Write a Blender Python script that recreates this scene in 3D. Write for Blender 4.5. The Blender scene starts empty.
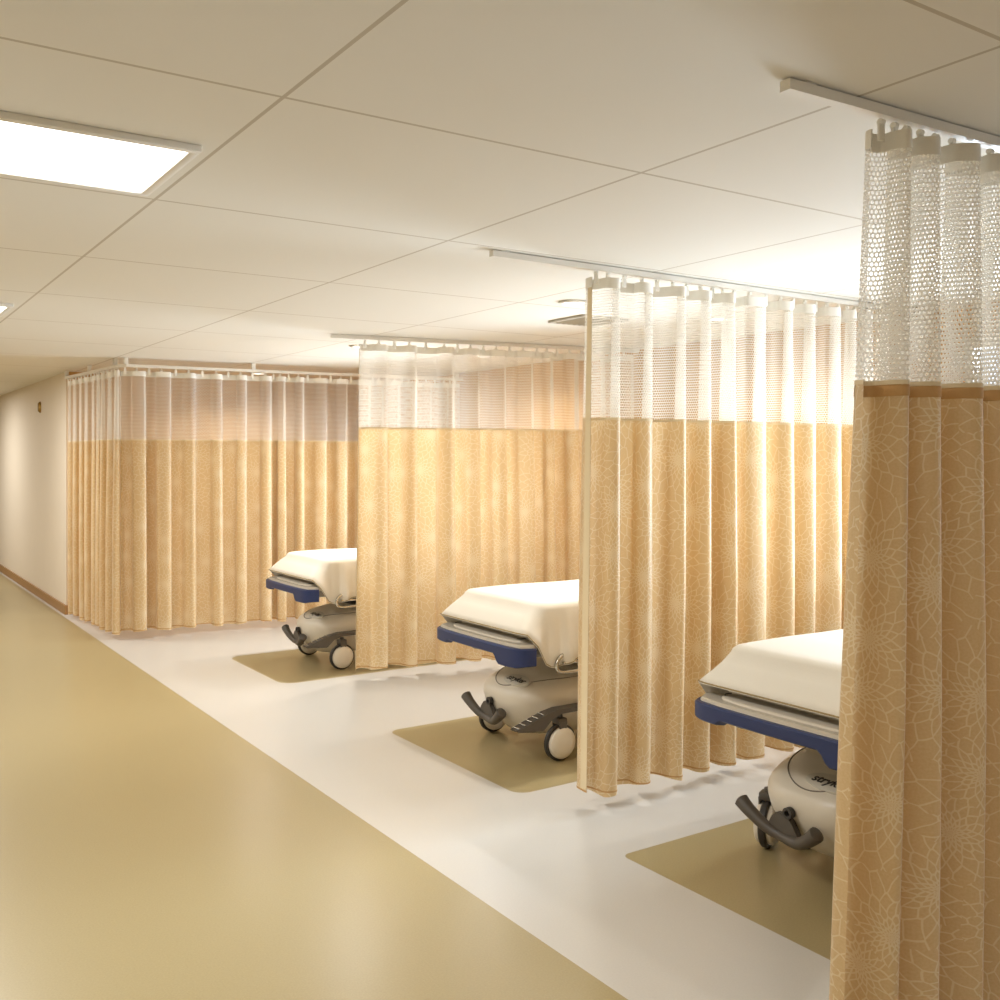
import bpy, bmesh, math, random
from mathutils import Vector, Matrix
C = bpy.context.scene.collection
PI = math.pi
random.seed(7)

H = 1.65           # eye height
CEIL = 2.56
XW = 5.65          # head wall of the bays
YE = 11.3          # end wall of the bays
XC = -1.6          # far side of the corridor
YB = -2.6          # wall behind the viewer
YF = 19.0          # far end of the corridor

# ------------------------------------------------------------------ materials
def srgb(r, g, b):
    f = lambda c: ((c/255+0.055)/1.055)**2.4 if c > 10 else c/255/12.92
    return (f(r), f(g), f(b), 1)

def mat(name, col, rough=0.5, metal=0.0, noise=0.0, nscale=40, bump=0.0, spec=0.5, coat=0.0):
    m = bpy.data.materials.new(name); m.use_nodes = True
    nt = m.node_tree; b = nt.nodes['Principled BSDF']
    b.inputs['Base Color'].default_value = col
    b.inputs['Roughness'].default_value = rough
    b.inputs['Metallic'].default_value = metal
    b.inputs['Specular IOR Level'].default_value = spec
    b.inputs['Coat Weight'].default_value = coat
    if noise or bump:
        tc = nt.nodes.new('ShaderNodeTexCoord')
        n = nt.nodes.new('ShaderNodeTexNoise'); n.inputs['Scale'].default_value = nscale
        n.inputs['Detail'].default_value = 4
        nt.links.new(tc.outputs['Object'], n.inputs['Vector'])
        if noise:
            mx = nt.nodes.new('ShaderNodeMix'); mx.data_type = 'RGBA'
            mx.inputs['A'].default_value = tuple(c*(1-noise) for c in col[:3])+(1,)
            mx.inputs['B'].default_value = tuple(min(1, c*(1+noise)) for c in col[:3])+(1,)
            nt.links.new(n.outputs['Fac'], mx.inputs['Factor'])
            nt.links.new(mx.outputs['Result'], b.inputs['Base Color'])
        if bump:
            bp = nt.nodes.new('ShaderNodeBump'); bp.inputs['Strength'].default_value = bump
            bp.inputs['Distance'].default_value = 0.002
            nt.links.new(n.outputs['Fac'], bp.inputs['Height'])
            nt.links.new(bp.outputs['Normal'], b.inputs['Normal'])
    return m

class NT:
    """small helper to write node maths"""
    def __init__(s, nt): s.nt = nt
    def m(s, op, a, b=None, c=None):
        n = s.nt.nodes.new('ShaderNodeMath'); n.operation = op
        for i, v in enumerate((a, b, c)):
            if v is None: continue
            if isinstance(v, (int, float)): n.inputs[i].default_value = v
            else: s.nt.links.new(v, n.inputs[i])
        return n.outputs[0]
    def comb(s, x, y, z=0.0):
        n = s.nt.nodes.new('ShaderNodeCombineXYZ')
        for i, v in enumerate((x, y, z)):
            if isinstance(v, (int, float)): n.inputs[i].default_value = v
            else: s.nt.links.new(v, n.inputs[i])
        return n.outputs[0]
    def ramp(s, v, a, b):      # smooth step from 0 at a to 1 at b
        n = s.nt.nodes.new('ShaderNodeMapRange'); n.interpolation_type = 'SMOOTHSTEP'
        s.nt.links.new(v, n.inputs[0]); n.inputs[1].default_value = a; n.inputs[2].default_value = b
        return n.outputs[0]
    def mix(s, f, A, B):
        n = s.nt.nodes.new('ShaderNodeMix'); n.data_type = 'RGBA'
        if isinstance(f, (int, float)): n.inputs['Factor'].default_value = f
        else: s.nt.links.new(f, n.inputs['Factor'])
        for k, v in (('A', A), ('B', B)):
            if isinstance(v, tuple): n.inputs[k].default_value = v
            else: s.nt.links.new(v, n.inputs[k])
        return n.outputs['Result']

def fabric_material():
    m = bpy.data.materials.new('floral_curtain_fabric'); m.use_nodes = True
    nt = m.node_tree; N = NT(nt); L = nt.links
    b = nt.nodes['Principled BSDF']; out = nt.nodes['Material Output']
    uv = nt.nodes.new('ShaderNodeTexCoord').outputs['UV']
    # warp a little so that the petals look drawn
    ns = nt.nodes.new('ShaderNodeTexNoise'); ns.inputs['Scale'].default_value = 9; L.new(uv, ns.inputs['Vector'])
    sub = nt.nodes.new('ShaderNodeVectorMath'); sub.operation = 'SUBTRACT'; L.new(ns.outputs['Color'], sub.inputs[0]); sub.inputs[1].default_value = (.5, .5, .5)
    sc = nt.nodes.new('ShaderNodeVectorMath'); sc.operation = 'SCALE'; L.new(sub.outputs[0], sc.inputs[0]); sc.inputs['Scale'].default_value = .03
    ad = nt.nodes.new('ShaderNodeVectorMath'); ad.operation = 'ADD'; L.new(uv, ad.inputs[0]); L.new(sc.outputs[0], ad.inputs[1])
    v1 = nt.nodes.new('ShaderNodeTexVoronoi'); v1.voronoi_dimensions = '2D'; v1.inputs['Scale'].default_value = 4.2
    v1.inputs['Randomness'].default_value = .8
    L.new(ad.outputs[0], v1.inputs['Vector'])
    d = nt.nodes.new('ShaderNodeVectorMath'); d.operation = 'SUBTRACT'; L.new(ad.outputs[0], d.inputs[0]); L.new(v1.outputs['Position'], d.inputs[1])
    sp = nt.nodes.new('ShaderNodeSeparateXYZ'); L.new(d.outputs[0], sp.inputs[0])
    ang = N.m('ARCTAN2', sp.outputs[1], sp.outputs[0])
    ln = nt.nodes.new('ShaderNodeVectorMath'); ln.operation = 'LENGTH'; L.new(d.outputs[0], ln.inputs[0])
    r = ln.outputs['Value']
    lr = N.m('LOGARITHM', N.m('ADD', r, 0.012), 2.718)
    qa = N.m('MULTIPLY', ang, 16/(2*PI)); qb = N.m('MULTIPLY', lr, 1.7)
    q = N.comb(N.m('ADD', qa, qb), N.m('SUBTRACT', qa, qb))
    v2 = nt.nodes.new('ShaderNodeTexVoronoi'); v2.voronoi_dimensions = '2D'; v2.feature = 'DISTANCE_TO_EDGE'
    v2.inputs['Scale'].default_value = 1.0; v2.inputs['Randomness'].default_value = .55
    L.new(q, v2.inputs['Vector'])
    # keep the line about 4 mm wide: cells grow with r
    w = N.m('DIVIDE', 0.0016, N.m('MAXIMUM', N.m('MULTIPLY', r, 2*PI/16/1.4), 0.006))
    line = N.m('SUBTRACT', 1.0, N.m('MINIMUM', N.m('DIVIDE', v2.outputs['Distance'], N.m('MULTIPLY', w, 1.35)), 1.0))
    line = N.ramp(line, 0.0, 0.6)
    fine = nt.nodes.new('ShaderNodeTexNoise'); fine.inputs['Scale'].default_value = 160; L.new(uv, fine.inputs['Vector'])
    base = N.mix(fine.outputs['Fac'], srgb(210, 177, 125), srgb(226, 200, 156))
    col = N.mix(N.m('MULTIPLY', line, .56), base, srgb(240, 226, 194))
    L.new(col, b.inputs['Base Color'])
    b.inputs['Roughness'].default_value = .45
    b.inputs['Sheen Weight'].default_value = .6
    b.inputs['Sheen Roughness'].default_value = .35
    b.inputs['Specular IOR Level'].default_value = .45
    tr = nt.nodes.new('ShaderNodeBsdfTranslucent'); L.new(col, tr.inputs['Color'])
    mx = nt.nodes.new('ShaderNodeMixShader'); mx.inputs[0].default_value = .28
    L.new(b.outputs[0], mx.inputs[1]); L.new(tr.outputs[0], mx.inputs[2]); L.new(mx.outputs[0], out.inputs[0])
    return m

def net_material():
    """white warp-knit net: staggered holes 16 mm apart"""
    m = bpy.data.materials.new('curtain_net'); m.use_nodes = True
    nt = m.node_tree; N = NT(nt); L = nt.links
    b = nt.nodes['Principled BSDF']; out = nt.nodes['Material Output']
    uv = nt.nodes.new('ShaderNodeTexCoord').outputs['UV']
    sp = nt.nodes.new('ShaderNodeSeparateXYZ'); L.new(uv, sp.inputs[0])
    u = N.m('DIVIDE', sp.outputs[0], .0135); v = N.m('DIVIDE', sp.outputs[1], .0125)
    row = N.m('FLOOR', v)
    u2 = N.m('ADD', u, N.m('MULTIPLY', N.m('MODULO', row, 2.0), .5))
    fu = N.m('SUBTRACT', N.m('FRACT', u2), .5); fv = N.m('SUBTRACT', N.m('FRACT', v), .5)
    dist = N.m('SQRT', N.m('ADD', N.m('MULTIPLY', fu, fu), N.m('MULTIPLY', fv, N.m('MULTIPLY', fv, .9))))
    hole = N.ramp(dist, .405, .365)
    # MapRange with swapped ends: 1 inside the hole
    b.inputs['Base Color'].default_value = srgb(240, 234, 222)
    b.inputs['Roughness'].default_value = .7
    tl = nt.nodes.new('ShaderNodeBsdfTranslucent'); tl.inputs['Color'].default_value = srgb(240, 234, 222)
    m0 = nt.nodes.new('ShaderNodeMixShader'); m0.inputs[0].default_value = .35
    L.new(b.outputs[0], m0.inputs[1]); L.new(tl.outputs[0], m0.inputs[2])
    tp = nt.nodes.new('ShaderNodeBsdfTransparent')
    mx = nt.nodes.new('ShaderNodeMixShader')
    L.new(hole, mx.inputs[0]); L.new(m0.outputs[0], mx.inputs[1]); L.new(tp.outputs[0], mx.inputs[2])
    L.new(mx.outputs[0], out.inputs[0])
    return m

TAN_PATCHES = [(2.74, 5.5, 6.93, 8.14, .12), (2.80, 5.5, 4.02, 5.40, .08), (2.73, 5.5, 1.7, 3.17, .04)]  # rounded tan patches under the stretchers, in the corridor strip's tone
def floor_material():
    m = bpy.data.materials.new('sheet_vinyl_floor'); m.use_nodes = True
    nt = m.node_tree; N = NT(nt); L = nt.links
    b = nt.nodes['Principled BSDF']
    pos = nt.nodes.new('ShaderNodeTexCoord').outputs['Object']
    sp = nt.nodes.new('ShaderNodeSeparateXYZ'); L.new(pos, sp.inputs[0])
    X, Y = sp.outputs[0], sp.outputs[1]
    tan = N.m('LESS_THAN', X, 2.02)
    for (x0, x1, y0, y1, rr) in TAN_PATCHES:
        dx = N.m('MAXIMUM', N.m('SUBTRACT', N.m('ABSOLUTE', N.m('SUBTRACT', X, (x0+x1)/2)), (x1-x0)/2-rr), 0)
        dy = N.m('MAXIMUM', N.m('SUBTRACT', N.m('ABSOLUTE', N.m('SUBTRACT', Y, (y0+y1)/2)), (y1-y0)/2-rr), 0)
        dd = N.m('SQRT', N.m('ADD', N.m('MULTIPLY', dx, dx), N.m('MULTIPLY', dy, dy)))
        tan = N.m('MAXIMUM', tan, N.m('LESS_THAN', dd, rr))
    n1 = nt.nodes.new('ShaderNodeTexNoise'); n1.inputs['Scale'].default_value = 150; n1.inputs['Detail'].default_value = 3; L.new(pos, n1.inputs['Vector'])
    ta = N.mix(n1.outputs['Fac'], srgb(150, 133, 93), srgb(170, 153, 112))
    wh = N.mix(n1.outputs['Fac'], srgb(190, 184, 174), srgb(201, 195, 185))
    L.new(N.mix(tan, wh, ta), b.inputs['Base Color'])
    b.inputs['Roughness'].default_value = .3
    b.inputs['Specular IOR Level'].default_value = .5
    return m

def ceiling_material():
    m = bpy.data.materials.new('ceiling_tiles'); m.use_nodes = True
    nt = m.node_tree; N = NT(nt); L = nt.links
    b = nt.nodes['Principled BSDF']
    pos = nt.nodes.new('ShaderNodeTexCoord').outputs['Object']
    sp = nt.nodes.new('ShaderNodeSeparateXYZ'); L.new(pos, sp.inputs[0])
    fx = N.m('ABSOLUTE', N.m('SUBTRACT', N.m('FRACT', N.m('DIVIDE', N.m('ADD', sp.outputs[0], .25), 1.2)), .5))
    fy = N.m('ABSOLUTE', N.m('SUBTRACT', N.m('FRACT', N.m('DIVIDE', sp.outputs[1], 1.2)), .5))
    j = N.m('GREATER_THAN', N.m('MAXIMUM', fx, fy), .495)
    L.new(N.mix(j, srgb(232, 226, 214), srgb(196, 184, 164)), b.inputs['Base Color'])
    b.inputs['Roughness'].default_value = .8
    return m

M = dict(
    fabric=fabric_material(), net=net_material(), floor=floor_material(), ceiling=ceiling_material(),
    wall_brown=mat('tan_wall_paint', srgb(200, 156, 96), .7, noise=.02, nscale=6),
    wall_cream=mat('cream_wall_paint', srgb(226, 212, 190), .7, noise=.02, nscale=5),
    base=mat('brown_baseboard', srgb(158, 118, 72), .45, noise=.05, nscale=30),
    tape=mat('white_webbing', srgb(238, 232, 220), .8, noise=.03, nscale=200),
    edge=mat('pale_sewn_edge', srgb(226, 206, 168), .8, noise=.03, nscale=200),
    hemband=mat('brown_hem_band', srgb(194, 150, 94), .75, noise=.06, nscale=180),
    track=mat('white_track', srgb(228, 222, 210), .35),
    hook=mat('white_nylon', srgb(240, 236, 226), .4),
    sheet=mat('cream_cotton_sheet', srgb(226, 218, 203), .8, noise=.015, nscale=120, bump=.15),
    stitch=mat('brown_stitched_edge', srgb(150, 128, 84), .8, noise=.1, nscale=200),
    mattress=mat('grey_vinyl_mattress', srgb(120, 112, 100), .5, noise=.03, nscale=30),
    shell=mat('cream_moulded_plastic', srgb(214, 203, 184), .38, noise=.01, nscale=10),
    seam=mat('dark_seam', srgb(120, 108, 92), .6, noise=.02),
    badge=mat('badge_plate', srgb(196, 188, 172), .35, noise=.01),
    ink=mat('black_lettering', srgb(52, 46, 42), .5),
    blue=mat('navy_rubber_bumper', srgb(33, 47, 90), .42, noise=.05, nscale=60),
    dark=mat('dark_grey_plastic', srgb(84, 76, 66), .45, noise=.04, nscale=50),
    black=mat('black_rubber', srgb(52, 48, 44), .5, noise=.05, nscale=60),
    chrome=mat('brushed_steel', srgb(190, 184, 172), .25, metal=.9, noise=.03, nscale=90),
    frame=mat('grey_painted_steel', srgb(150, 142, 128), .4, metal=.2, noise=.02),
    disc=mat('pale_wheel_disc', srgb(222, 212, 194), .35, noise=.01),
    white_metal=mat('white_enamel', srgb(236, 232, 224), .4, noise=.01),
    vent=mat('vent_metal', srgb(190, 182, 168), .5, noise=.02),
    vdark=mat('vent_cavity', srgb(60, 52, 44), .8),
    brass=mat('brass', srgb(150, 120, 60), .35, metal=.8, noise=.05),
    frame_win=mat('window_frame_paint', srgb(225, 220, 210), .4, noise=.01),
)

def emis(name, col, s):
    m = bpy.data.materials.new(name); m.use_nodes = True
    b = m.node_tree.nodes['Principled BSDF']
    b.inputs['Base Color'].default_value = col
    b.inputs['Emission Color'].default_value = col
    b.inputs['Emission Strength'].default_value = s
    return m
M['lamp'] = emis('lamp_lens', (1, .98, .94, 1), 5.0)
def glass_mat():
    m = bpy.data.materials.new('window_glass'); m.use_nodes = True
    nt = m.node_tree; out = nt.nodes['Material Output']
    nt.nodes.remove(nt.nodes['Principled BSDF'])
    t = nt.nodes.new('ShaderNodeBsdfTransparent'); g = nt.nodes.new('ShaderNodeBsdfGlossy'); g.inputs['Roughness'].default_value = .02
    f = nt.nodes.new('ShaderNodeFresnel'); f.inputs['IOR'].default_value = 1.45
    x = nt.nodes.new('ShaderNodeMixShader')
    nt.links.new(f.outputs[0], x.inputs[0]); nt.links.new(t.outputs[0], x.inputs[1]); nt.links.new(g.outputs[0], x.inputs[2])
    nt.links.new(x.outputs[0], out.inputs[0])
    return m
M['glass'] = glass_mat()

# ------------------------------------------------------------------ mesh helpers
def link(name, me, parent=None, loc=None):
    o = bpy.data.objects.new(name, me); C.objects.link(o)
    if parent is not None: o.parent = parent
    if loc is not None: o.location = loc
    return o

def obj(name, bm, m, parent=None, smooth=True, angle=40):
    bmesh.ops.recalc_face_normals(bm, faces=bm.faces[:]) if not bm.loops.layers.uv else None
    me = bpy.data.meshes.new(name); bm.to_mesh(me); bm.free()
    for mm in (m if isinstance(m, (list, tuple)) else [m]): me.materials.append(mm)
    if smooth:
        me.shade_smooth()
        try: me.set_sharp_from_angle(angle=math.radians(angle))
        except Exception: pass
    return link(name, me, parent)

def box(bm, x0, x1, y0, y1, z0, z1, bev=0.0, seg=2):
    vs = [bm.verts.new((x, y, z)) for x in (x0, x1) for y in (y0, y1) for z in (z0, z1)]
    idx = [(0, 1, 3, 2), (4, 6, 7, 5), (0, 4, 5, 1), (2, 3, 7, 6), (0, 2, 6, 4), (1, 5, 7, 3)]
    fs = [bm.faces.new([vs[i] for i in f]) for f in idx]
    if bev > 0:
        es = list({e for f in fs for e in f.edges})
        bmesh.ops.bevel(bm, geom=es, offset=bev, segments=seg, affect='EDGES', profile=.5)
    return vs

def tube(bm, pts, r, n=10, caps=True):
    pts = [Vector(p) for p in pts]
    rs = r if isinstance(r, (list, tuple)) else [r]*len(pts)
    rings = []; up = None
    for i, p in enumerate(pts):
        a = pts[max(i-1, 0)]; b_ = pts[min(i+1, len(pts)-1)]
        t = (b_-a).normalized()
        if up is None:
            up = Vector((0, 0, 1)) if abs(t.z) < .9 else Vector((1, 0, 0))
        s = t.cross(up).normalized(); up = s.cross(t).normalized()
        rings.append([bm.verts.new(p + (s*math.cos(2*PI*k/n) + up*math.sin(2*PI*k/n))*rs[i]) for k in range(n)])
    for a, b_ in zip(rings, rings[1:]):
        for k in range(n):
            bm.faces.new((a[k], a[(k+1) % n], b_[(k+1) % n], b_[k]))
    if caps:
        bm.faces.new(rings[0][::-1]); bm.faces.new(rings[-1])

def smooth_path(pts, sub=6):
    pts = [Vector(p) for p in pts]; out = []
    for i in range(len(pts)-1):
        p0 = pts[max(i-1, 0)]; p1 = pts[i]; p2 = pts[i+1]; p3 = pts[min(i+2, len(pts)-1)]
        for k in range(sub):
            t = k/sub
            out.append(.5*((2*p1)+(p2-p0)*t+(2*p0-5*p1+4*p2-p3)*t*t+(3*p1-p0-3*p2+p3)*t**3))
    out.append(pts[-1]); return out

def lathe(bm, prof, axis, centre, n=32):
    """prof: list of (radius, along)"""
    c = Vector(centre); rings = []
    ax = {'x': Vector((1, 0, 0)), 'y': Vector((0, 1, 0)), 'z': Vector((0, 0, 1))}[axis]
    a = {'x': Vector((0, 1, 0)), 'y': Vector((0, 0, 1)), 'z': Vector((1, 0, 0))}[axis]; b_ = ax.cross(a)
    for (r, h) in prof:
        if r < 1e-5: rings.append([bm.verts.new(c+ax*h)])
        else: rings.append([bm.verts.new(c+ax*h+(a*math.cos(2*PI*k/n)+b_*math.sin(2*PI*k/n))*r) for k in range(n)])
    for p, q in zip(rings, rings[1:]):
        for k in range(n):
            k2 = (k+1) % n
            if len(p) == 1 and len(q) == 1: continue
            if len(p) == 1: bm.faces.new((p[0], q[k2], q[k]))
            elif len(q) == 1: bm.faces.new((p[k], p[k2], q[0]))
            else: bm.faces.new((p[k], p[k2], q[k2], q[k]))

def prism(bm, poly, axis, a0, a1, bev=0.0):
    """poly in the two other axes, extruded along axis"""
    def P(u, v, w):
        return {'x': (w, u, v), 'y': (u, w, v), 'z': (u, v, w)}[axis]
    A = [bm.verts.new(P(u, v, a0)) for u, v in poly]; B = [bm.verts.new(P(u, v, a1)) for u, v in poly]
    fs = [bm.faces.new(A[::-1]), bm.faces.new(B)]
    n = len(poly)
    for k in range(n): fs.append(bm.faces.new((A[k], A[(k+1) % n], B[(k+1) % n], B[k])))
    if bev:
        bmesh.ops.bevel(bm, geom=list({e for f in fs for e in f.edges}), offset=bev, segments=2, affect='EDGES')

def thing(name, label, cat, loc=(0, 0, 0), rz=0, group=None):
    o = bpy.data.objects.new(name, None); C.objects.link(o)
    o.empty_display_size = .2
    o.location = loc; o.rotation_euler = (0, 0, rz)
    o['label'] = label; o['category'] = cat
    if group: o['group'] = group
    return o
def tag(o, label, cat, group=None):
    o['label'] = label; o['category'] = cat
    if group: o['group'] = group
    return o
def struct(name, bm, m, smooth=False):
    o = obj(name, bm, m, None, smooth); o['kind'] = 'structure'; return o
def copy_tree(o, parent=None):
    c = o.copy(); C.objects.link(c); c.parent = parent
    for ch in list(o.children): copy_tree(ch, c)
    return c

# ------------------------------------------------------------------ room shell
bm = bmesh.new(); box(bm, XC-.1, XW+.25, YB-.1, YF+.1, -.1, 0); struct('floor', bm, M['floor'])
bm = bmesh.new(); box(bm, XC-.1, XW+.25, YB-.1, YF+.1, CEIL, CEIL+.1); struct('ceiling', bm, M['ceiling'])
bm = bmesh.new(); box(bm, XC-.1, XC, YB, YF, 0, CEIL); struct('wall_left', bm, M['wall_cream'])
bm = bmesh.new(); box(bm, XC-.1, XW+.25, YB-.1, YB, 0, CEIL); struct('wall_back', bm, M['wall_cream'])
bm = bmesh.new(); box(bm, XC, 2.07, YF, YF+.1, 0, CEIL); struct('wall_front', bm, M['wall_cream'])
# block beyond the last bay: its corridor side is cream, its bay side tan
bm = bmesh.new(); box(bm, 2.07, XW+.25, YE+.02, YF+.1, 0, CEIL); struct('wall_corridor', bm, M['wall_cream'])
bm = bmesh.new(); box(bm, 2.085, XW, YE, YE+.02, 0, CEIL); struct('wall_end', bm, M['wall_brown'])
# head wall windows; the last, unseen, is added to light the far curtains
WINS = [(2.2, 3.45, .85, 2.36), (4.15, 5.3, .85, 1.78), (-.9, .6, .85, 2.3), (7.2, 8.4, .85, 1.8)]
bm = bmesh.new()
ys = sorted([YB, YE] + [w for W in WINS for w in W[:2]])
for a, b_ in zip(ys, ys[1:]):
    W = [w for w in WINS if abs(w[0]-a) < 1e-6 and abs(w[1]-b_) < 1e-6]
    if W:
        box(bm, XW, XW+.15, a, b_, 0, W[0][2]); box(bm, XW, XW+.15, a, b_, W[0][3], CEIL)
    else: box(bm, XW, XW+.15, a, b_, 0, CEIL)
struct('wall_right', bm, M['wall_brown'])
for k, (y0, y1, z0, z1) in enumerate(WINS):
    bm = bmesh.new()
    f = .05
    box(bm, XW+.04, XW+.11, y0, y0+f, z0, z1); box(bm, XW+.04, XW+.11, y1-f, y1, z0, z1)
    box(bm, XW+.04, XW+.11, y0+f, y1-f, z0, z0+f); box(bm, XW+.04, XW+.11, y0+f, y1-f, z1-f, z1)
    box(bm, XW+.05, XW+.10, (y0+y1)/2-.02, (y0+y1)/2+.02, z0+f, z1-f)
    fr = struct('window_%d' % (k+1), bm, M['frame_win'])
    bm = bmesh.new(); box(bm, XW+.07, XW+.076, y0+f-.005, y1-f+.005, z0+f-.005, z1-f+.005)
    obj('window_pane', bm, M['glass'], fr, False)
    bm = bmesh.new(); box(bm, XW-.04, XW+.05, y0-.04, y1+.04, z0-.03, z0-.001, .006)
    obj('window_sill', bm, M['frame_win'], fr)
def baseboard(name, x0, x1, y0, y1):
    bm = bmesh.new(); box(bm, x0, x1, y0, y1, 0, .10, .004); struct(name, bm, M['base'])
baseboard('baseboard_corridor', 2.05, 2.07, YE+.0, YF-.02)
baseboard('baseboard_end', 2.05, XW-.02, YE-.02, YE)
baseboard('baseboard_right', XW-.02, XW, YB+.02, YE-.02)
baseboard('baseboard_left', XC, XC+.02, YB+.02, YF-.02)
baseboard('baseboard_back', XC, XW, YB, YB+.02)
baseboard('baseboard_front', XC, 2.05, YF-.02, YF)

# ------------------------------------------------------------------ curtains
def profile(p0, p1, pleats, amp, seed, over=.0):
    """points of the folds in plan at hem level; returns list of (t along, offset)"""
    rnd = random.Random(seed)
    ws = [rnd.uniform(.65, 1.35) for _ in range(pleats)]; s = sum(ws)
    out = []; t = 0
    for i, w in enumerate(ws):
        a = amp*rnd.uniform(.6, 1.15); w /= s; lean = rnd.uniform(-.22, .22)
        skew = rnd.uniform(.3, .95)
        m = 26
        for k in range(m):
            ph = k/m
            off = a*math.sin(2*PI*ph) + a*.18*math.sin(4*PI*ph + lean*6)
            along = t + w*(ph + lean*.25*(1-math.cos(2*PI*ph)) - .135*skew*math.sin(4*PI*ph))
            out.append((along, off))
        t += w
    out.append((1.0, 0.0))
    return out

def curtain(label, p0, p1, z_hem, z_op, z_top, pleats, amp, seed, flare=0.0, edge=False, group='floral privacy curtains with net tops'):
    p0 = Vector((p0[0], p0[1], 0)); p1 = Vector((p1[0], p1[1], 0))
    D = p1-p0; Ln = D.length; D.normalize(); Np = Vector((-D.y, D.x, 0))
    root = thing('privacy_curtain', label, 'curtain', (p0.x, p0.y, 0), 0, None)
    prof = profile(p0, p1, pleats, amp, seed)
    prof2 = profile(p0, p1, pleats, amp*.9, seed+100)
    n = len(prof)
    # arc length along the hem
    arc = [0]
    for a, b_ in zip(prof, prof[1:]): arc.append(arc[-1]+math.hypot((b_[0]-a[0])*Ln, b_[1]-a[1]))
    def pt(i, z):
        u = (z_top-z)/(z_top-z_hem)                # 0 at the track, 1 at the hem
        t, o = prof[i]; t2, o2 = prof2[i]
        t = t*(1-.25*u)+t2*.25*u
        k = .62 + .38*min(1, u*1.6)
        ph = i/(26)
        o = (o*(1-.3*u)+o2*.3*u)*k + .012*u*math.sin(i*.23+seed)
        x = t*Ln - flare*u*(1-t)**3 - (.0)
        return Vector((0, 0, 0)) + D*x + Np*o + Vector((0, 0, z))
    def panel(name, za, zb, rows, m, i0=0, i1=None, push=0.0, hemwave=0):
        bm = bmesh.new(); uvl = bm.loops.layers.uv.new('UVMap')
        i1 = n if i1 is None else i1
        grid = []
        for r in range(rows+1):
            z = za+(zb-za)*r/rows
            row = []
            for i in range(i0, i1):
                zz = z
                if hemwave and r < 3: zz += (.008*math.sin(i*.11+seed)+.006*math.sin(i*.31))*(1-r/3)
                p = pt(i, z); p.z = zz
                if push: p += Np*push
                row.append(bm.verts.new(p))
            grid.append(row)
        for r in range(rows):
            for i in range(i1-i0-1):
                f = bm.faces.new((grid[r][i], grid[r][i+1], grid[r+1][i+1], grid[r+1][i]))
                for l, (rr, ii) in zip(f.loops, ((r, i), (r, i+1), (r+1, i+1), (r+1, i))):
                    l[uvl].uv = (arc[i0+ii]+seed*3.7, za+(zb-za)*rr/rows+seed*1.3)
        return obj(name, bm, m, root, True, 180)
    panel('fabric_panel', z_hem, z_op, 22, M['fabric'], hemwave=1)
    panel('net_panel', z_op, z_top-.055, 6, M['net'])
    def band(name, za, zb, m, i0=0, i1=None, th=.0016):
        """thin sewn band wrapped around both faces of the cloth"""
        bm = bmesh.new(); i1 = n if i1 is None else i1
        rows = max(1, int((zb-za)/.2)); F = []; B = []
        for r in range(rows+1):
            z = za+(zb-za)*r/rows; fr = []; bk = []
            for i in range(i0, i1):
                p = pt(i, z); q = pt(min(i+1, n-1), z)-pt(max(i-1, 0), z); q.z = 0
                nn = Vector((-q.y, q.x, 0)).normalized()*th
                fr.append(bm.verts.new(p+nn)); bk.append(bm.verts.new(p-nn))
            F.append(fr); B.append(bk)
        for r in range(rows):
            for i in range(i1-i0-1):
                bm.faces.new((F[r][i], F[r][i+1], F[r+1][i+1], F[r+1][i]))
                bm.faces.new((B[r][i+1], B[r][i], B[r+1][i], B[r+1][i+1]))
        for i in range(i1-i0-1):
            bm.faces.new((F[-1][i], F[-1][i+1], B[-1][i+1], B[-1][i])); bm.faces.new((F[0][i+1], F[0][i], B[0][i], B[0][i+1]))
        return obj(name, bm, m, root, True, 60)
    band('header_tape', z_top-.06, z_top-.012, M['tape'])
    band('seam_tape', z_op-.006, z_op+.005, M['edge'])
    if z_op == 1.845: band('top_hem', z_op-.036, z_op-.007, M['hemband'], 3)
    band('bottom_hem', z_hem+.010, z_hem+.017, M['hemband'])
    if edge:
        band('leading_edge', z_hem+.02, z_top-.05, M['edge'], 0, 3, .001)
    # hooks on the tops of the folds
    hk = None
    for k in range(pleats*2):
        i = int((k+.5)*13); p = pt(i, z_top); x = (p.x*D.x+p.y*D.y)
        q = D*x
        if hk is None:
            bm = bmesh.new()
            box(bm, -.011, .011, -.004, .004, -.045, .0, .002)
            lathe(bm, [(0, -.007), (.009, -.007), (.009, .007), (0, .007)], 'x', (0, 0, .004), 10)
            hk = obj('hook', bm, M['hook'], root)
        else:
            h2 = hk.copy(); C.objects.link(h2); hk_ = h2
            h2.location = (q.x, q.y, z_top+.004); h2.rotation_euler = (0, 0, math.atan2(D.y, D.x)); continue
        hk.location = (q.x, q.y, z_top+.004); hk.rotation_euler = (0, 0, math.atan2(D.y, D.x))
    return root

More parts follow.
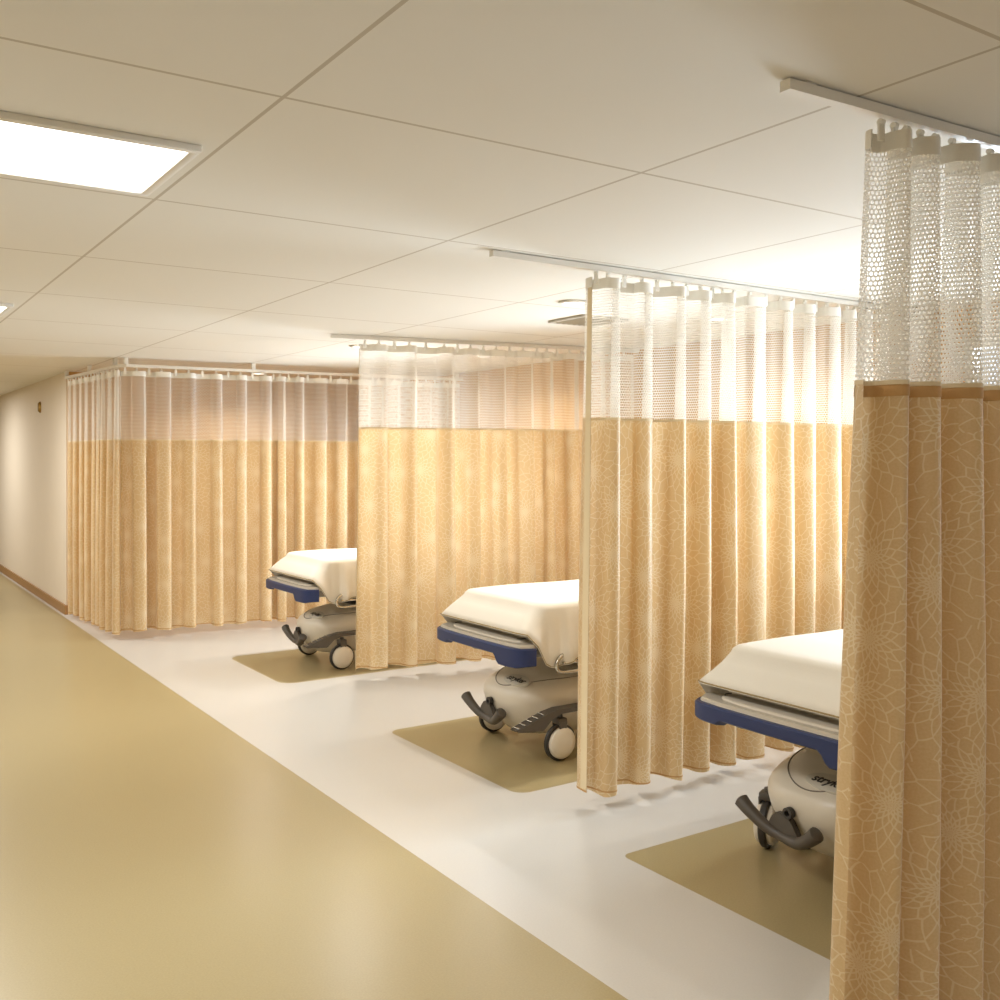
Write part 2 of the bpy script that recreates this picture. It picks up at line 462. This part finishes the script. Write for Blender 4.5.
def track(label, pts, z, drop=True):
    """ceiling curtain rail: a slotted bar following pts, on short ceiling blocks"""
    root = thing('curtain_track', label, 'curtain rail', (pts[0][0], pts[0][1], z))
    o = Vector((pts[0][0], pts[0][1], 0))
    bm = bmesh.new()
    P = [Vector((x, y, 0))-o for x, y in pts]
    L_ = []; R_ = []
    for i, p in enumerate(P):
        t = (P[min(i+1, len(P)-1)]-P[max(i-1, 0)]).normalized(); nn = Vector((-t.y, t.x, 0))*.016
        L_.append(p+nn); R_.append(p-nn)
    for i in range(len(P)-1):
        a = [bm.verts.new(v+Vector((0, 0, h))) for v in (L_[i], L_[i+1], R_[i+1], R_[i]) for h in (0, .026)]
        for f in ((0, 2, 4, 6), (7, 5, 3, 1), (0, 1, 3, 2), (4, 5, 7, 6), (2, 3, 5, 4), (6, 7, 1, 0)):
            bm.faces.new([a[k] for k in f])
    obj('rail', bm, M['track'], root, False)
    top = CEIL-z
    for i in range(len(P)-1):
        Ls = (P[i+1]-P[i]).length; m = max(1, int(Ls/1.1))
        for k in range(m+1):
            if i and k == 0: continue
            q = P[i].lerp(P[i+1], (k/m)*.96+.02)
            bm = bmesh.new(); box(bm, q.x-.018, q.x+.018, q.y-.018, q.y+.018, .026, top, .003)
            obj('ceiling_bracket', bm, M['track'], root)
    return root

Z1 = 2.455
curtain('floral curtain along the corridor side of the farthest bay, beside the cream wall', (2.05, 11.15), (2.18, 9.45), .05, 1.815, Z1, 9, .045, 3)
curtain('wide golden floral curtain closing the far side of the farthest stretcher bay', (2.19, 9.45), (5.58, 9.12), .07, 1.815, Z1, 17, .088, 5)
track('white L-shaped ceiling rail above the farthest curtains', [(2.05, 11.2), (2.12, 10.4), (2.17, 9.55), (2.23, 9.42), (5.62, 9.11)], Z1+.020)
Z2 = 2.51
curtain('pale floral curtain hanging between the farthest and the middle stretcher', (3.26, 6.74), (5.55, 6.32), .08, 1.875, Z2, 10, .078, 11, flare=.03, edge=True)
track('white ceiling rail above the curtain between farthest and middle stretcher', [(3.05, 6.775), (5.62, 6.31)], Z2+.020)
Z3 = 2.51
curtain('floral curtain hanging between the middle and the nearest stretcher', (2.96, 3.65), (5.55, 3.68), .08, 1.835, Z3, 14, .085, 21, flare=.03, edge=True)
track('white ceiling rail above the curtain between middle and nearest stretcher', [(2.4, 3.65), (5.62, 3.68)], Z3+.020)
Z4 = 2.51
curtain('foreground dark tan floral curtain at the right edge, partly hiding the nearest stretcher', (2.23, 1.60), (4.75, 1.50), .08, 1.845, Z4, 17, .10, 31, flare=.125)
track('white ceiling rail above the foreground curtain', [(1.9, 1.61), (5.62, 1.46)], Z4+.020)

# ------------------------------------------------------------------ stretchers
def ring(x0, x1, w, z, n=48, e=3.2):
    out = []
    cx = (x0+x1)/2; a = (x1-x0)/2
    for k in range(n):
        t = 2*PI*k/n; c, s = math.cos(t), math.sin(t)
        out.append(Vector((cx+a*math.copysign(abs(c)**(2/e), c), w*math.copysign(abs(s)**(2/e), s), z)))
    return out
def loft(bm, rings, cap0=True, cap1=True):
    R = [[bm.verts.new(p) for p in r] for r in rings]; n = len(R[0])
    for a, b_ in zip(R, R[1:]):
        for k in range(n): bm.faces.new((a[k], a[(k+1) % n], b_[(k+1) % n], b_[k]))
    if cap0: bm.faces.new(R[0][::-1])
    if cap1: bm.faces.new(R[-1])
    return R

HOOD = [(.10, .28, .20), (.14, .23, .245), (.19, .19, .285), (.25, .16, .31), (.30, .15, .325), (.335, .155, .327), (.36, .175, .322),
        (.385, .215, .31), (.410, .275, .29), (.432, .35, .255), (.448, .43, .21), (.458, .50, .15)]
def hood_ring(z):
    for (z0, x0, w0), (z1, x1, w1) in zip(HOOD, HOOD[1:]):
        if z0 <= z <= z1:
            t = (z-z0)/(z1-z0); return x0+(x1-x0)*t, w0+(w1-w0)*t+.015
    return HOOD[-1][1:]
def hood_x(y, z, e=3.3):
    x0, w = hood_ring(z); x1 = 2.1-x0+.0; a = (x1-x0)/2
    v = max(0.0, 1-(min(1, abs(y)/w))**e)
    return (x0+x1)/2 - a*v**(1/e)
def hood_z(x, y, e=3.3):
    """highest z of the hood above plan point (x, y)"""
    lo, hi = .2, .435
    best = .32
    for k in range(200):
        z = .458-(.458-.32)*k/199
        x0, w = hood_ring(z); x1 = 2.1-x0; a = (x1-x0)/2; cx = (x0+x1)/2
        if (abs(x-cx)/a)**e + (abs(y)/w)**e <= 1: return z
    return best

def make_stretcher(label):
    t = thing('hospital_stretcher', label, 'stretcher', group='hospital stretchers')
    # --- base shell
    bm = bmesh.new()
    loft(bm, [ring(x0, 2.1-x0, w+.015, z, 72, 3.3) for z, x0, w in HOOD])
    hood = obj('base_shell', bm, M['shell'], t, True, 50)
    # oval groove moulded in the top front of the shell
    bm = bmesh.new(); pts = []
    for k in range(41):
        a = PI*.5 + PI*k/40
        x = .62+.435*math.cos(a); y = .265*math.sin(a)
        pts.append((x, y, hood_z(x, y)+.0018))
    tube(bm, pts, .0028, 6); obj('seam_line', bm, M['seam'], hood)
    # badge
    bx, by = .245, -.07
    e = .012
    z0 = hood_z(bx, by); dzx = (hood_z(bx+.03, by)-hood_z(bx-.03, by))/.06
    nrm = Vector((-dzx, 0, 1)).normalized()
    ty = Vector((0, -1, 0)); tx = ty; up = nrm.cross(tx).normalized()
    if up.x < 0: up = -up
    mtx = Matrix.Translation(Vector((bx, by, z0+.004))) @ Matrix((tx, up, nrm)).transposed().to_4x4()
    bm = bmesh.new()
    A = []
    for zz, s in ((-.012, 1), (.001, 1), (.003, .93)):
        A.append([Vector((  .112*s*math.cos(2*PI*k/40), .048*s*math.sin(2*PI*k/40), zz)) for k in range(40)])
    loft(bm, A); bmesh.ops.transform(bm, matrix=mtx, verts=bm.verts)
    bd = obj('badge', bm, M['badge'], hood)
    cu = bpy.data.curves.new('lettering', 'FONT'); cu.body = 'stryker'; cu.size = .056; cu.align_x = 'CENTER'; cu.align_y = 'CENTER'
    cu.extrude = .0012; cu.offset = .0007; cu.shear = .25
    tmp = bpy.data.objects.new('lettering', cu); C.objects.link(tmp)
    bpy.context.view_layer.update()
    me = bpy.data.meshes.new_from_object(tmp); bpy.data.objects.remove(tmp)
    me.transform(mtx @ Matrix.Translation((0, 0, .004)))
    me.materials.clear(); me.materials.append(M['ink']); me.name = 'lettering'
    link('lettering', me, bd)
    # --- casters
    for (px, py, rot) in ((.36, .34, .0), (.34, -.345, 0.0), (1.74, .34, 0.0), (1.74, -.34, .1)):
        cx = cy = 0
        bm = bmesh.new()
        box(bm, cx-.03, cx+.03, cy-.033, cy+.033, .20, .235, .008)
        for s in (-1, 1):
            prism(bm, [(cx-.028, .215), (cx+.028, .215), (cx+.02, .095), (cx-.012, .085)], 'y', cy+s*.030-.004, cy+s*.030+.004, .0015)
        tube(bm, [(cx, cy, .225), (cx, cy, .25)], .016, 12)
        fk = obj('caster', bm, M['dark'], t); fk.location = (px, py, 0); fk.rotation_euler = (0, 0, rot)
        bm = bmesh.new()
        lathe(bm, [(.086, -.016), (.094, -.016), (.1, -.010), (.1, .010), (.094, .016), (.086, .016), (.086, -.016)], 'y', (cx, cy, .1), 40)
        obj('tire', bm, M['black'], fk)
        bm = bmesh.new()
        # domed pale cover standing proud of the fork on both faces
        lathe(bm, [(0, -.044), (.05, -.043), (.078, -.038), (.085, -.030), (.086, -.012), (.086, .012), (.085, .030), (.078, .038), (.05, .043), (0, .044)], 'y', (cx, cy, .1), 40)
        obj('wheel_cover', bm, M['disc'], fk)
    # --- butterfly brake pedal on the far foot caster
    bm = bmesh.new()
    pc = (.14, .075)
    pth = smooth_path([(pc[0]-.02, pc[1]+.20, .268), (pc[0]-.02, pc[1]+.15, .235), (pc[0]-.01, pc[1]+.07, .19), (pc[0], pc[1], .172), (pc[0]-.01, pc[1]-.08, .172), (pc[0]-.02, pc[1]-.14, .205), (pc[0]-.02, pc[1]-.185, .245)], 5)
    nn = len(pth)
    rr = [.021+.011*abs(2*i/(nn-1)-1)**1.5 for i in range(nn)]
    rr[0] = .02; rr[-1] = .02
    tube(bm, pth, rr, 12)
    prism(bm, [(pc[1]-.10, .165), (pc[1]+.09, .17), (pc[1]+.055, .235), (pc[1]+.03, .262), (pc[1]-.03, .262), (pc[1]-.05, .225)], 'x', pc[0]-.006, pc[0]+.022, .004)
    tube(bm, [(pc[0]+.01, pc[1], .2), (.25, .11, .235)], .02, 10)
    obj('brake_pedal', bm, M['dark'], t)
    bm = bmesh.new()
    lathe(bm, [(.012, -.012), (.022, -.012), (.022, .012), (.012, .012), (.012, -.012)], 'x', (.135, pc[1]-.035, .275), 20)
    obj('pedal_ring', bm, M['black'], t)
    # --- long foot bars at both sides with ribbed tread plate
    for s in (-1, 1):
        bm = bmesh.new()
        if s > 0: prism(bm, [(.50, .272), (.52, .292), (1.9, .292), (1.9, .272)], 'y', .36-.03, .36+.03, .004)
        else: prism(bm, [(.02, .215), (.05, .222), (.13, .248), (.22, .278), (.30, .292), (1.9, .292), (1.9, .272), (.31, .270), (.25, .245), (.2, .19), (.12, .195), (.03, .205)], 'y', s*.36-.035, s*.36+.035, .004)
        p = obj('foot_pedal', bm, M['dark'], t)
        if s > 0: continue
        bm = bmesh.new()
        for k in range(5):
            a = .04+k*.04; z = .221+(k*.04)*.33
            tube(bm, [(a, s*.36-.028, z+.003), (a, s*.36+.028, z+.003)], .0035, 6)
        obj('tread_rib', bm, M['chrome'], p)
    # --- lift columns
    for x in (.62, 1.55):
        bm = bmesh.new(); box(bm, x-.075, x+.075, -.08, .08, .42, .50, .006)
        box(bm, x-.062, x+.062, -.065, .065, .5, .60, .005)
        obj('lift_column', bm, M['black'], t)
    # --- upper frame
    bm = bmesh.new()
    for s in (-1, 1): box(bm, .14, 2.0, s*.31-.025, s*.31+.025, .575, .625, .006)
    for x in (.2, .62, 1.1, 1.55, 1.95): box(bm, x-.03, x+.03, -.3, .3, .585, .62, .005)
    obj('support_frame', bm, M['frame'], t)
    bm = bmesh.new(); box(bm, .14, 2.0, -.36, .36, .645, .70, .012)
    obj('bed_deck', bm, M['shell'], t)
    # --- folded side rails
    for s in (-1, 1):
        bm = bmesh.new()
        y = s*.425
        tube(bm, smooth_path([(.33, y-s*.02, .60), (.27, y, .57), (.26, y, .53), (.30, y, .50), (.5, y, .497), (1.55, y, .497), (1.63, y, .51), (1.66, y, .545), (1.62, y, .58), (1.55, y-s*.02, .60)], 5), .011, 10)
        tube(bm, [(.30, y, .548), (1.64, y, .548)], .008, 8)
        for x in (.45, .8, 1.15, 1.5):
            tube(bm, [(x, y, .495), (x, y-s*.01, .60)], .008, 8)
            tube(bm, [(x, y-s*.01, .60), (x, s*.33, .60)], .008, 8)
        obj('side_rail', bm, M['chrome'], t)
    # --- foot and head boards with navy bumpers
    for end in (0, 1):
        def X(v): return v if end == 0 else 2.1-v
        pl = [(X(.03), -.41), (X(.015), -.30), (X(.008), 0), (X(.015), .30), (X(.03), .41), (X(.09), .445), (X(.13), .43), (X(.15), .36), (X(.25), .35), (X(.25), -.35), (X(.15), -.36), (X(.13), -.43), (X(.09), -.445)]
        bm = bmesh.new(); prism(bm, pl, 'z', .635, .668, .006)
        bd_ = obj('end_board', bm, M['shell'], t)
        # raised oblong moulding
        bm = bmesh.new()
        rr_ = []
        for zz, g in ((.66, 0), (.676, .006), (.682, .02)):
            rr_.append([Vector((X(.105)+(.065-g)*math.copysign(abs(math.cos(a))**.7, math.cos(a)), (.35-g)*math.copysign(abs(math.sin(a))**.55, math.sin(a)), zz)) for a in [2*PI*k/48 for k in range(48)]])
        loft(bm, rr_); obj('moulding', bm, M['shell'], bd_)
        for s in (-1, 1):
            bm = bmesh.new()
            tube(bm, smooth_path([(X(.075), s*.315, .6845), (X(.095), s*.33, .6845), (X(.125), s*.325, .6845)], 4), .002, 6)
            obj('arrow_mark', bm, M['ink'], bd_)
        # bumper: wraps the front edge, deep blocks near the ends, slim between
        out = [(.10, .462), (.045, .448), (.008, .41), (-.008, .30), (-.014, 0)]
        out = [(x, y) for x, y in out] + [(x, -y) for x, y in out[-2::-1]]
        inn = [(.10, .43), (.06, .42), (.035, .39), (.022, .29), (.016, 0)]
        inn = [(x, y) for x, y in inn] + [(x, -y) for x, y in inn[-2::-1]]
        def resample(P, m=60):
            P = [Vector((x, y, 0)) for x, y in P]; P = smooth_path(P, 12); L_ = [0]
            for a, b_ in zip(P, P[1:]): L_.append(L_[-1]+(b_-a).length)
            res = []; j = 0
            for k in range(m+1):
                d = L_[-1]*k/m
                while j < len(P)-2 and L_[j+1] < d: j += 1
                res.append(P[j].lerp(P[j+1], (d-L_[j])/max(1e-9, L_[j+1]-L_[j])))
            return res
        O = resample(out); I = resample(inn)
        bm = bmesh.new(); rings_ = []
        for o_, i_ in zip(O, I):
            ay = abs(o_.y)
            def st(v, a, b_): v = min(1, max(0, (v-a)/(b_-a))); return v*v*(3-2*v)
            sd = 1 if (o_.y < 0) == (end == 0) else 0
            zb = (.600-.052*st(ay, .21, .26)) if sd else (.600-.020*st(ay, .26, .30))
            zb += .010*st(ay, .40, .46)
            zt = .652
            c = .006
            sec = [(o_, zb+c), (o_, zt-c), (o_.lerp(i_, .2), zt), (i_, zt), (i_, zb), (o_.lerp(i_, .2), zb)]
            rings_.append([Vector((X(p.x), p.y, z)) for p, z in sec])
        loft(bm, rings_)
        obj('bumper', bm, M['blue'], t, True, 35)
    # --- mattress
    bm = bmesh.new(); box(bm, .19, 1.95, -.365, .365, .702, .85, .045, 3)
    obj('mattress', bm, M['mattress'], t, True, 60)
    # --- push handle at the head end
    bm = bmesh.new()
    for s in (-1, 1):
        tube(bm, smooth_path([(2.0, s*.32, .6), (2.13, s*.32, .62), (2.16, s*.32, .7), (2.16, s*.25, .74)], 5), .012, 8)
    obj('push_handle', bm, M['dark'], t)
    return t

def make_sheet(label, seed):
    """cotton sheet draped over the mattress: short at the foot, long at the sides"""
    rnd = random.Random(seed)
    root = thing('bed_sheet', label, 'bed sheet', group='sheets on the stretchers')
    n = 220; rows = []
    x0, x1, w = .165, 1.975, .39
    def outline(off, k):
        """rounded rectangle outline offset outwards; start at middle of the head end, k in 0..n"""
        r = max(.012, .07+off*.8)
        a, b_ = x0-off, x1+off; W = w+off
        per = [((b_, 0), (b_, W-r)), 'c0', ((b_-r, W), (a+r, W)), 'c1', ((a, W-r), (a, -W+r)), 'c2', ((a+r, -W), (b_-r, -W)), 'c3', ((b_, -W+r), (b_, 0))]
        return per, r, a, b_, W
    def point(off, s):
        """s: 0..1 round the fixed base outline, mapped proportionally"""
        per, r, a, b_, W = outline(off, s)
        base = [w*1.0-.07, .11, (x1-x0)-.14, .11, 2*w-.14, .11, (x1-x0)-.14, .11, w-.07]
        tot = sum(base); d = s*tot; i = 0
        while i < 8 and d > base[i]: d -= base[i]; i += 1
        f = min(1, d/base[i]); seg = per[i]
        if isinstance(seg, tuple):
            p, q = seg; return (p[0]+(q[0]-p[0])*f, p[1]+(q[1]-p[1])*f, i)
        c = {'c0': (b_-r, W-r, 0), 'c1': (a+r, W-r, PI/2), 'c2': (a+r, -W+r, PI), 'c3': (b_-r, -W+r, 3*PI/2)}[seg]
        an = c[2]+f*PI/2
        return (c[0]+r*math.cos(an), c[1]+r*math.sin(an), i)
    ph = [rnd.uniform(0, 6.28) for _ in range(6)]
    ss = [k/n for k in range(n)]
    def foot(x):          # 1 at the foot end, 0 along the sides
        v = min(1, max(0, (.215-x)/.07)); return v*v*(3-2*v)
    R = []
    top = .872
    for off, dz, kind in ((-.34, 0, 't'), (-.22, 0, 't'), (-.10, 0, 't'), (-.04, -.001, 't'), (-.012, -.006, 't'), (.004, -.018, 't'), (.012, -.035, 'e'),
                          (.02, .25, 's'), (.026, .5, 's'), (.032, .75, 's'), (.036, 1, 's')):
        row = []
        for s in ss:
            x, y, i = point(off, s)
            f = foot(x)
            if kind == 't' or kind == 'e':
                z = top+dz + (.004*math.sin(x*7+ph[0])*math.cos(y*9+ph[1]) if kind == 't' else 0)
            else:
                hemz = (.575+.018*math.sin(x*5+ph[2])+.012*math.sin(x*17+ph[3]))*(1-f) + (.722)*f
                corner = math.exp(-((x-.27)/.10)**2)*(1-f)
                hemz -= .03*corner
                if x > 1.9: hemz = .66
                z = (top-.035)+(hemz-(top-.035))*dz
                wav = (.024*math.sin(x*38+ph[4]+1.5*math.sin(x*9))+.013*math.sin(x*71+ph[5]))*dz*(1-f)
                sg = 1 if y > 0 else -1
                y += sg*wav*(1 if abs(y) > .38 else 0)
                # the foot hem stands off the mattress
                x -= f*.10*dz**.8 if x < .35 else 0
                y += sg*.055*dz*(f if abs(y) > .3 else 0)
            row.append(Vector((x, y, z)))
        R.append(row)
    bm = bmesh.new()
    V = loft(bm, R, True, False)
    sh = obj('cloth', bm, M['sheet'], root, True, 180)
    md = sh.modifiers.new('thickness', 'SOLIDIFY'); md.thickness = .004; md.offset = 0
    bm = bmesh.new(); pts = [Vector(p)+Vector((0, 0, .006)) for p in R[-1]]; pts.append(pts[0].copy())
    tube(bm, pts, .0032, 6, caps=False); obj('stitched_edge', bm, M['stitch'], root)
    return root

spots = [(2.95, 2.555, 'stretcher nearest the viewer, half hidden behind the foreground curtain', 'cream sheet on the nearest stretcher, behind the foreground curtain'),
         (2.97, 4.70, 'middle stretcher of three, standing between two floral curtains', 'cream sheet on the middle stretcher of three'),
         (2.98, 7.52, 'farthest and smallest-looking stretcher, in front of the golden curtain', 'cream sheet on the farthest stretcher')]
proto = make_stretcher(spots[0][2])
protos = make_sheet(spots[0][3], 4)
for i, (x, y, lab, slab) in enumerate(spots):
    o = proto if i == 0 else copy_tree(proto)
    o.location = (x, y, 0); o['label'] = lab
    s = protos if i == 0 else copy_tree(protos)
    s.location = (x, y, 0); s['label'] = slab
    if i == 0: first_caster = [c for c in o.children if c.name.startswith('caster')][0]
first_caster.rotation_euler = (0, 0, .42)

# plug and cord on the floor below the nearest stretcher
t = thing('power_cord', 'black plug with a short cord lying on the floor under the nearest stretcher', 'power cord', (3.46, 2.80, 0))
bm = bmesh.new()
tube(bm, smooth_path([(.03, -.02, .012), (.10, -.08, .006), (.22, -.12, .006), (.42, -.2, .006), (.6, -.16, .006)], 8), .005, 8)
obj('cord', bm, M['black'], t)
bm = bmesh.new(); box(bm, -.045, .03, -.025, .018, .0, .028, .007); tube(bm, [(-.04, .0, .014), (-.065, .012, .014)], .004, 6); tube(bm, [(-.04, -.014, .014), (-.065, -.004, .014)], .004, 6)
obj('plug', bm, M['black'], t)

# small fitting high on the corridor wall
bm = bmesh.new()
lathe(bm, [(0, -.03), (.028, -.028), (.038, -.012), (.04, .0), (0, .0)], 'x', (2.068, 12.85, 2.25), 20)
for v in bm.verts: v.co.z = 2.25+(v.co.z-2.25)*1.7
tag(obj('wall_sensor', bm, M['brass']), 'small brass-coloured oval fitting high on the cream corridor wall', 'wall fitting')

# ------------------------------------------------------------------ ceiling fittings
def make_downlight():
    t = thing('ceiling_light', '', 'ceiling light', group='round recessed ceiling lights')
    bm = bmesh.new(); lathe(bm, [(.062, -.001), (.085, -.004), (.09, -.012), (.078, -.016), (.062, -.012), (.062, -.001)], 'z', (0, 0, 0), 32)
    obj('trim_ring', bm, M['white_metal'], t)
    bm = bmesh.new(); lathe(bm, [(0, -.006), (.062, -.006), (.062, -.002), (0, -.002)], 'z', (0, 0, 0), 32)
    obj('lens', bm, M['lamp'], t)
    return t
dls = [((4.79, 7.42), 'round recessed ceiling light beyond the middle curtain, toward the bed heads'),
       ((3.58, 7.37), 'round recessed ceiling light beyond the middle curtain, at its free end'),
       ((4.8, 4.6), 'round recessed ceiling light above the head of the middle stretcher'),
       ((3.6, 4.6), 'round recessed ceiling light above the foot of the middle stretcher'),
       ((3.8, 10.3), 'round recessed ceiling light added beyond the farthest curtain to brighten the end wall'),  # added lamp, brightens the end wall seen through the net
       ((4.8, 2.3), 'round recessed ceiling light above the head of the nearest stretcher')]
dl = make_downlight()
for i, ((x, y), lab) in enumerate(dls):
    o = dl if i == 0 else copy_tree(dl)
    o.location = (x, y, CEIL); o['label'] = lab
    ld = bpy.data.lights.new('downlight_lamp', 'AREA'); ld.shape = 'DISK'; ld.size = .12; ld.energy = 30 if y > 9 else (24 if y > 6 else 15)
    ld.color = (1, .97, .93); ld.spread = math.radians(150)
    lo = bpy.data.objects.new('downlight_lamp', ld); C.objects.link(lo); lo.location = (x, y, CEIL-.02)
# corridor troffers
def make_troffer():
    t = thing('ceiling_panel_light', '', 'ceiling light', group='square ceiling light panels over the corridor')
    bm = bmesh.new()
    for a in ((-.3, .3, -.3, -.27), (-.3, .3, .27, .3), (-.3, -.27, -.27, .27), (.27, .3, -.27, .27)): box(bm, a[0], a[1], a[2], a[3], -.02, 0, .003)
    obj('frame', bm, M['white_metal'], t)
    bm = bmesh.new(); box(bm, -.27, .27, -.27, .27, -.012, -.002); obj('diffuser', bm, M['lamp'], t, False)
    return t
tr = make_troffer()
for i, (x, y, lab) in enumerate([(.6, 3.2, 'square ceiling light panel over the corridor nearest the viewer'), (.6, 6.8, 'square ceiling light panel over the middle of the corridor'), (.6, 10.6, 'square ceiling light panel over the corridor before the cream wall'), (.6, 15., 'square ceiling light panel farthest along the corridor'), (.6, -.6, 'square ceiling light panel over the corridor behind the viewer')]):
    o = tr if i == 0 else copy_tree(tr)
    o.location = (x, y, CEIL); o['label'] = lab
    ld = bpy.data.lights.new('panel_lamp', 'AREA'); ld.shape = 'SQUARE'; ld.size = .54; ld.energy = (38 if y < 9 else 54) if y > -.5 else 24; ld.color = (.97, .985, 1)
    lo = bpy.data.objects.new('panel_lamp', ld); C.objects.link(lo); lo.location = (x, y, CEIL-.03)
# vent
t = thing('ceiling_vent', 'square air vent grille in the ceiling above the middle bay', 'vent', (4.15, 5.15, CEIL))
bm = bmesh.new(); box(bm, -.17, .17, -.17, .17, -.004, -.001); obj('backing', bm, M['vdark'], t, False)
bm = bmesh.new()
for a in ((-.19, .19, -.19, -.165), (-.19, .19, .165, .19), (-.19, -.165, -.165, .165), (.165, .19, -.165, .165)): box(bm, a[0], a[1], a[2], a[3], -.014, -.001, .002)
obj('frame', bm, M['vent'], t)
sl = None
for k in range(7):
    if sl is None:
        bm = bmesh.new(); prism(bm, [(-.004, -.003), (.010, -.016), (.012, -.014), (-.002, -.001)], 'y', -.165, .165); sl = obj('slat', bm, M['vent'], t, False); q = sl
    else:
        q = sl.copy(); C.objects.link(q)
    q.location = (-.14+k*.045, 0, -.002)

# ------------------------------------------------------------------ daylight
W = bpy.data.worlds.new('World'); bpy.context.scene.world = W; W.use_nodes = True
bg = W.node_tree.nodes['Background']; bg.inputs[0].default_value = (.75, .86, 1, 1); bg.inputs[1].default_value = 1.5
for (y0, y1, z0, z1), e in zip(WINS, (150, 145, 25, 140)):  # last lamp shines through the added window onto the far curtains
    ld = bpy.data.lights.new('window_daylight', 'AREA'); ld.shape = 'RECTANGLE'; ld.size = (z1-z0)-.1; ld.size_y = (y1-y0)-.1
    ld.energy = e; ld.color = (.70, .84, 1)
    lo = bpy.data.objects.new('window_daylight', ld); C.objects.link(lo)
    lo.location = (XW+.16, (y0+y1)/2, (z0+z1)/2)
    lo.rotation_euler = (0, math.radians(90), 0)      # shines towards -X

# ------------------------------------------------------------------ camera
cam = bpy.data.cameras.new('camera'); co = bpy.data.objects.new('camera', cam); C.objects.link(co)
cam.sensor_width = 36; cam.lens = 36.0; cam.shift_y = -.042; cam.clip_start = .05
psi = math.atan(.67)
co.location = (0, 0, H); co.rotation_euler = (math.radians(90), 0, -psi)
sc = bpy.context.scene; sc.camera = co
sc.view_settings.view_transform = 'Standard'; sc.view_settings.look = 'None'
sc.view_settings.gamma = 1; sc.view_settings.use_curve_mapping = False
sc.view_settings.exposure = 0.12
